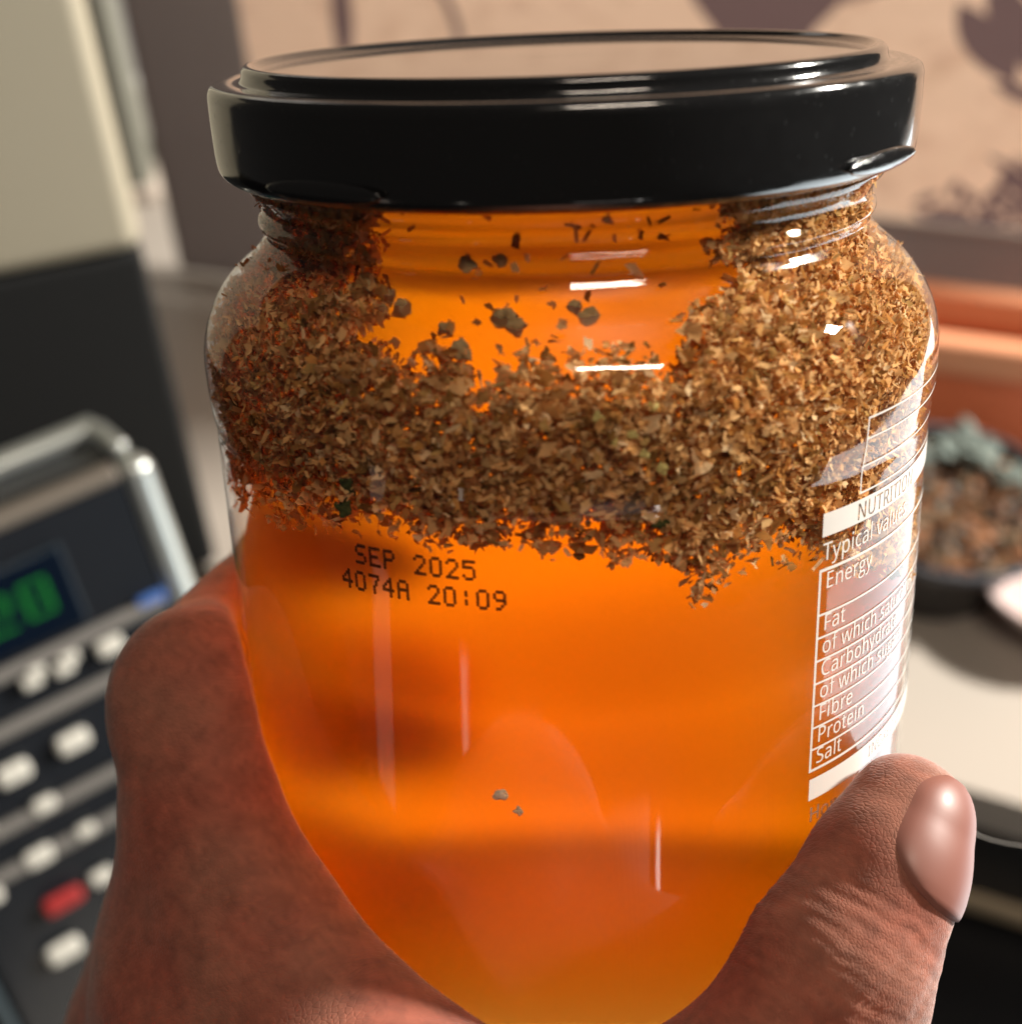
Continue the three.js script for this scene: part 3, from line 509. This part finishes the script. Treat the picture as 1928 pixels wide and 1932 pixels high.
// ---------------------------------------------------------------- the hand
{
  const J = (p, r) => ({ p, r: r / 1000 });
  const fr = (px, py, r, press = 1.2) => J(nearJar(px, py, JAR + (r - press) / 1000, 'front'), r);
  const bk = (px, py, r, press = 1.0) => J(nearJar(px, py, JAR + (r - press) / 1000, 'back'), r);
  const tg = (px, py, r, add = 0) => J(nearJar(px, py, 0, 'tangent').addScaledVector(ray(px, py).normalize(), add), r);
  const dp = (px, py, d, r) => J(at(px, py, d), r);
  const bones = [];
  const chain = (k, ...js) => { for (let i = 1; i < js.length; i++) bones.push([js[i - 1], js[i], k]); };
  const wrist = dp(740, 2780, 0.125, 23), fore = dp(820, 3500, 0.105, 25);
  const iM = tg(372, 1312, 10.2), mM = tg(425, 1560, 11.0, 0.012), rM = tg(400, 1790, 11, 0.016), pM = tg(300, 1975, 11, 0.018);
  chain(0.012, iM, dp(450, 1900, 0.165, 13), dp(600, 2500, 0.138, 18), wrist, fore);
  chain(0.018, mM, dp(470, 2550, 0.165, 18), wrist);
  chain(0.018, rM, dp(450, 2600, 0.18, 16), wrist);
  chain(0.018, pM, dp(420, 2620, 0.19, 15), wrist);
  // fingers round the back of the jar
  chain(0.004, iM, bk(560, 1085, 9), bk(720, 1030, 8), bk(830, 1015, 7.2));
  chain(0.004, mM, bk(560, 1330, 9.2), bk(760, 1270, 8.2), bk(900, 1250, 7.4));
  chain(0.004, rM, bk(570, 1560, 9), bk(740, 1500, 8), bk(860, 1480, 7.2));
  chain(0.004, pM, bk(620, 1790, 8), bk(740, 1745, 7.2), bk(820, 1725, 6.4));
  // thumb
  const tT = fr(1703, 1538, 6.8, 0.5), tD = fr(1656, 1640, 7.9), tI = fr(1580, 1795, 8.9), tMC = fr(1520, 2090, 11, 2);
  chain(0.004, tT, tD, tI, tMC, dp(1180, 2650, 0.128, 18), wrist);
  // web between thumb and index
  chain(0.01, fr(425, 1555, 6.5, 0), fr(515, 1755, 6.5, 0), fr(705, 1975, 6.5, 0), fr(1060, 2170, 6.5, 0), fr(1370, 2070, 6.5, 0), fr(1500, 1960, 7, 0));
  chain(0.012, fr(500, 2100, 10, 0), dp(800, 2500, 0.14, 16), dp(1150, 2480, 0.14, 15), fr(1420, 2230, 10, 0));

  const seg = bones.map(([a, b, k]) => ({ ax: a.p.x, ay: a.p.y, az: a.p.z, dx: b.p.x - a.p.x, dy: b.p.y - a.p.y, dz: b.p.z - a.p.z, l2: a.p.distanceToSquared(b.p), ra: a.r, rb: b.r, k }));
    const jx = JB.x, jy = JB.y, jz = JB.z;
  const tDir = tD.p.clone().sub(tI.p).normalize(), cDir = V(0, 0, 0).addScaledVector(Rt, 0.75).addScaledVector(Up, -0.65).normalize(), FOLDS = [-0.0062, -0.0045, -0.0031, -0.0017, -0.0003, 0.0011, 0.0027, 0.0044, 0.006];
  const base = (x, y, z) => {
    let d = 1;
    for (const s of seg) {
      const px = x - s.ax, py = y - s.ay, pz = z - s.az, t = clamp((px * s.dx + py * s.dy + pz * s.dz) / s.l2, 0, 1);
      const ex = px - s.dx * t, ey = py - s.dy * t, ez = pz - s.dz * t, e = Math.sqrt(ex * ex + ey * ey + ez * ez) - (s.ra + (s.rb - s.ra) * t);
      const h = Math.max(s.k - Math.abs(d - e), 0) / s.k; d = Math.min(d, e) - h * h * s.k * 0.25;
    }
    return d;
  };
  const jarD = (x, y, z) => { const vx = x - jx, vy = y - jy, vz = z - jz, h = vx * AX.x + vy * AX.y + vz * AX.z; const a = vx - AX.x * h, b = vy - AX.y * h, c = vz - AX.z * h; const q = Math.sqrt(a * a + b * b + c * c) - (JAR + 0.0002); return Math.max(q, -h, h - 0.2); };
  const full = (x, y, z) => {
    const d = base(x, y, z), j = -jarD(x, y, z);
    const k = 0.0025, h = Math.max(k - Math.abs(d - j), 0) / k;
    let v = Math.max(d, j) + h * h * k * 0.25;
    if (Math.abs(v) < 0.004) {
      v += 0.0006 * fbm(x * 90, y * 90, z * 90, 2) + 0.0014 * fbm(x * 38 + 3, y * 38, z * 38, 2);
      // folds across the thumb joint and long creases of the web
      const ex = x - tI.p.x, ey = y - tI.p.y, ez = z - tI.p.z, tt = ex * tDir.x + ey * tDir.y + ez * tDir.z, far = ex * ex + ey * ey + ez * ez;
      if (far < 0.0009) { const w = 0.0013 * fbm(x * 260, y * 260, z * 260, 2); for (const o of FOLDS) { const q = (tt + w - o) / 0.00045; if (q * q < 6) v += 0.00022 * Math.exp(-q * q) * (0.4 + 0.6 * Math.abs(noise3(x * 300 + o * 9000, y * 300, z * 300))) * clamp(2 - far / 0.0004, 0, 1); } }
      const sx = x - tMC.p.x, sy = y - tMC.p.y, sz = z - tMC.p.z, s2 = sx * cDir.x + sy * cDir.y + sz * cDir.z + 0.0025 * fbm(x * 60, y * 60, z * 60, 2), m = ((s2 % 0.0052) + 0.0052) % 0.0052 - 0.0026;
      if (sx * sx + sy * sy + sz * sz < 0.0012) v += 0.0002 * Math.exp(-((m / 0.0006) ** 2)) * clamp(2 - (sx * sx + sy * sy + sz * sz) / 0.0006, 0, 1) * (0.3 + 0.7 * Math.abs(noise3(x * 110, y * 110, z * 110)));
    }
    return v;
  };
  // surface nets over blocks near the skin
  const cell = 0.0007, B = 10, lo = V(1, 1, 1).multiplyScalar(9), hi = V(-9, -9, -9);
  for (const [a, b] of bones) for (const j of [a, b]) { lo.min(j.p.clone().subScalar(j.r + 0.006)); hi.max(j.p.clone().addScalar(j.r + 0.006)); }
  const nb = [0, 1, 2].map((i) => Math.ceil((hi.getComponent(i) - lo.getComponent(i)) / (cell * B)));
  const pos = [], idx = [], vid = new Map(), K = (i, j, k) => (i * 4096 + j) * 4096 + k, val = new Map();
  const f = (i, j, k) => { const q = K(i, j, k); let v = val.get(q); if (v === undefined) { v = full(lo.x + i * cell, lo.y + j * cell, lo.z + k * cell); val.set(q, v); } return v; };
  const half = cell * B / 2, act = [];
  for (let a = 0; a < nb[0]; a++) for (let b = 0; b < nb[1]; b++) for (let c = 0; c < nb[2]; c++) {
    const x = lo.x + (a * B) * cell + half, y = lo.y + (b * B) * cell + half, z = lo.z + (c * B) * cell + half;
    if (Math.abs(Math.max(base(x, y, z), -jarD(x, y, z))) < half * 1.74 + 0.004) act.push([a, b, c]);
  }
  const cells = [];
  for (const [a, b, c] of act) for (let i = a * B; i < a * B + B; i++) for (let j = b * B; j < b * B + B; j++) for (let k = c * B; k < c * B + B; k++) {
    let n = 0, mask = 0; const v = [];
    for (let q = 0; q < 8; q++) { const w = f(i + (q & 1), j + ((q >> 1) & 1), k + (q >> 2)); v.push(w); if (w < 0) mask |= 1 << q; }
    if (!mask || mask === 255) continue;
    let sx = 0, sy = 0, sz = 0;
    for (let q = 0; q < 8; q++) for (const bit of [1, 2, 4]) if (!(q & bit)) { const r = q | bit; if ((v[q] < 0) !== (v[r] < 0)) { const t = v[q] / (v[q] - v[r]); sx += (q & 1) + (bit === 1 ? t : 0); sy += ((q >> 1) & 1) + (bit === 2 ? t : 0); sz += (q >> 2) + (bit === 4 ? t : 0); n++; } }
    vid.set(K(i, j, k), pos.length / 3);
    pos.push(lo.x + (i + sx / n) * cell, lo.y + (j + sy / n) * cell, lo.z + (k + sz / n) * cell);
    cells.push([i, j, k]);
  }
  for (const [i, j, k] of cells) {
    const v0 = f(i, j, k) < 0;
    const quad = (s, a, b, c, d) => { const q = [a, b, c, d].map((t) => vid.get(K(...t))); if (q.includes(undefined)) return; s ? idx.push(q[0], q[1], q[2], q[0], q[2], q[3]) : idx.push(q[0], q[2], q[1], q[0], q[3], q[2]); };
    if (v0 !== f(i + 1, j, k) < 0) quad(v0, [i, j - 1, k - 1], [i, j, k - 1], [i, j, k], [i, j - 1, k]);
    if (v0 !== f(i, j + 1, k) < 0) quad(v0, [i - 1, j, k - 1], [i - 1, j, k], [i, j, k], [i, j, k - 1]);
    if (v0 !== f(i, j, k + 1) < 0) quad(v0, [i - 1, j - 1, k], [i, j - 1, k], [i, j, k], [i - 1, j, k]);
  }
  // normals with fine skin lines, colour mottling, uv wrapped round the hand's long axis
  const nor = [], col = [], uv = [], e = 0.0006;
  const hA = wrist.p.clone().sub(iM.p).normalize(), hC = JB.clone().addScaledVector(AX, 0.03), hX = V(0, 0, 1).cross(hA).normalize(), hZ = hA.clone().cross(hX);
  for (let i = 0; i < pos.length; i += 3) {
    const x = pos[i], y = pos[i + 1], z = pos[i + 2];
    const n = V(full(x + e, y, z) - full(x - e, y, z), full(x, y + e, z) - full(x, y - e, z), full(x, y, z + e) - full(x, y, z - e)).normalize();
    nor.push(n.x, n.y, n.z);
    const m = fbm(x * 70, y * 70, z * 70, 3), m2 = fbm(x * 500 + 9, y * 500, z * 500, 3) + 0.8 * fbm(x * 1900, y * 1900, z * 1900, 2), red = clamp(0.5 + m * 1.2, 0, 1), l = 1 + 0.42 * m2;
    col.push(lerp(0.43, 0.4, red) * l, lerp(0.19, 0.095, red) * l, lerp(0.12, 0.052, red) * l);
    const v = V(x, y, z).sub(hC); uv.push(Math.atan2(v.dot(hX), v.dot(hZ)) * 0.055, v.dot(hA));
  }
  const geo = new THREE.BufferGeometry();
  geo.setAttribute('position', new THREE.Float32BufferAttribute(pos, 3)); geo.setAttribute('normal', new THREE.Float32BufferAttribute(nor, 3));
  geo.setAttribute('color', new THREE.Float32BufferAttribute(col, 3)); geo.setAttribute('uv', new THREE.Float32BufferAttribute(uv, 2)); geo.setIndex(idx);
  // skin: small cells parted by furrows, a few pores, soft unevenness
  const NC = 44, cellAt = (i, j) => { const a = ((i % NC) + NC) % NC, b = ((j % NC) + NC) % NC; return [i + 0.15 + 0.7 * hash(a, b, 21), j + 0.15 + 0.7 * hash(a, b, 22)]; };
  const skinB = dataTex(768, 768, (u, v) => {
    const x = u * NC + 0.9 * (tileNoise(u, v, 11, 31) - 0.5), y = v * NC + 0.9 * (tileNoise(u, v, 11, 32) - 0.5), X = Math.floor(x), Y = Math.floor(y);
    let f1 = 9, f2 = 9;
    for (let i = -1; i < 2; i++) for (let j = -1; j < 2; j++) { const [a, b] = cellAt(X + i, Y + j), d = (a - x) ** 2 * 1.5 + (b - y) ** 2 * 0.7; if (d < f1) { f2 = f1; f1 = d; } else if (d < f2) f2 = d; }
    const e = sstep(Math.sqrt(f2) - Math.sqrt(f1), 0, 0.35), c = 0.35 + 0.4 * e * (0.3 + 0.7 * tileNoise(u, v, 9, 3)) + 0.2 * (tileNoise(u, v, 90, 8) - 0.5) + 0.2 * (tileNoise(u, v, 15, 6) - 0.5);
    return [c, c, c];
  });
  skinB.repeat.set(44, 44);
  const skin = phys(1, 1, 1, 0.95, { vertexColors: true, bumpMap: skinB, bumpScale: 0.0001, transmission: 0.4, thickness: 0, clearcoat: 0.12, clearcoatRoughness: 0.55, sheen: 0.02, sheenRoughness: 0.4, sheenColor: rgb(1, 0.8, 0.7) });
  const hand = mesh('hand', geo, skin); tag(hand, 'left hand gripping the honey jar, thumb bent over the printed side', 'hand');
  console.log('hand', pos.length / 3, idx.length / 3);

  // thumbnail laid on the back of the thumb tip
  const tip = tT.p, mid = tD.p, ax = tip.clone().sub(mid).normalize();
  const outJ = (() => { const v = mid.clone().sub(JB); v.addScaledVector(AX, -v.dot(AX)); return v.normalize(); })();
  let nDir = outJ.clone().multiplyScalar(1).addScaledVector(Rt, -0.1).addScaledVector(Up, 0.1); nDir.addScaledVector(ax, -nDir.dot(ax)).normalize();
  const sDir = ax.clone().cross(nDir).normalize();
  const np = [], nn = [], ni = [], nu = 18, nv = 22;
  const march = (o, d) => { let t = 0.02; const p = V(); for (let i = 0; i < 60; i++) { p.copy(o).addScaledVector(d, t); const q = full(p.x, p.y, p.z); t -= q * 0.8; if (Math.abs(q) < 1e-5) break; } return p; };
  for (let j = 0; j <= nv; j++) for (let i = 0; i <= nu; i++) {
    const v = j / nv, u = i / nu * 2 - 1, wv = v < 0.4 ? Math.sqrt(Math.max(0, 1 - ((0.4 - v) / 0.405) ** 2)) : v > 0.75 ? Math.sqrt(Math.max(0, 1 - ((v - 0.75) / 0.27) ** 2)) : 1;
    const o = mid.clone().addScaledVector(ax, lerp(-0.002, 0.0118, v)), a = u * wv * 1.02, d = nDir.clone().multiplyScalar(Math.cos(a)).addScaledVector(sDir, Math.sin(a));
    const p = march(o, d), edge = Math.max(Math.abs(u), v < 0.1 ? 1 - v * 10 : 0);
    p.addScaledVector(d, 0.00055 - 0.0007 * edge ** 6);
    np.push(p.x, p.y, p.z);
    if (i < nu && j < nv) { const q = j * (nu + 1) + i; ni.push(q, q + 1, q + nu + 1, q + 1, q + nu + 2, q + nu + 1); }
  }
  const ng = new THREE.BufferGeometry(); ng.setAttribute('position', new THREE.Float32BufferAttribute(np, 3)); ng.setIndex(ni); ng.computeVertexNormals();
  mesh('thumbnail', ng, phys(0.25, 0.095, 0.07, 0.5, { clearcoat: 0.15, clearcoatRoughness: 0.3, side: THREE.DoubleSide }), hand).userData.label = 'glossy pink thumbnail';
}

// a stray thread beyond the thumb
{
  const pts = [[1790, 1552], [1815, 1560], [1850, 1578], [1890, 1590], [1940, 1598]].map(([x, y]) => at(x, y, 0.19));
  tag(mesh('thread', new THREE.TubeGeometry(new THREE.CatmullRomCurve3(pts), 40, 0.00007, 6), std(0.5, 0.48, 0.45, 0.5)), 'fine grey thread sticking out past the thumb', 'thread');
}

renderer.render(scene, camera);
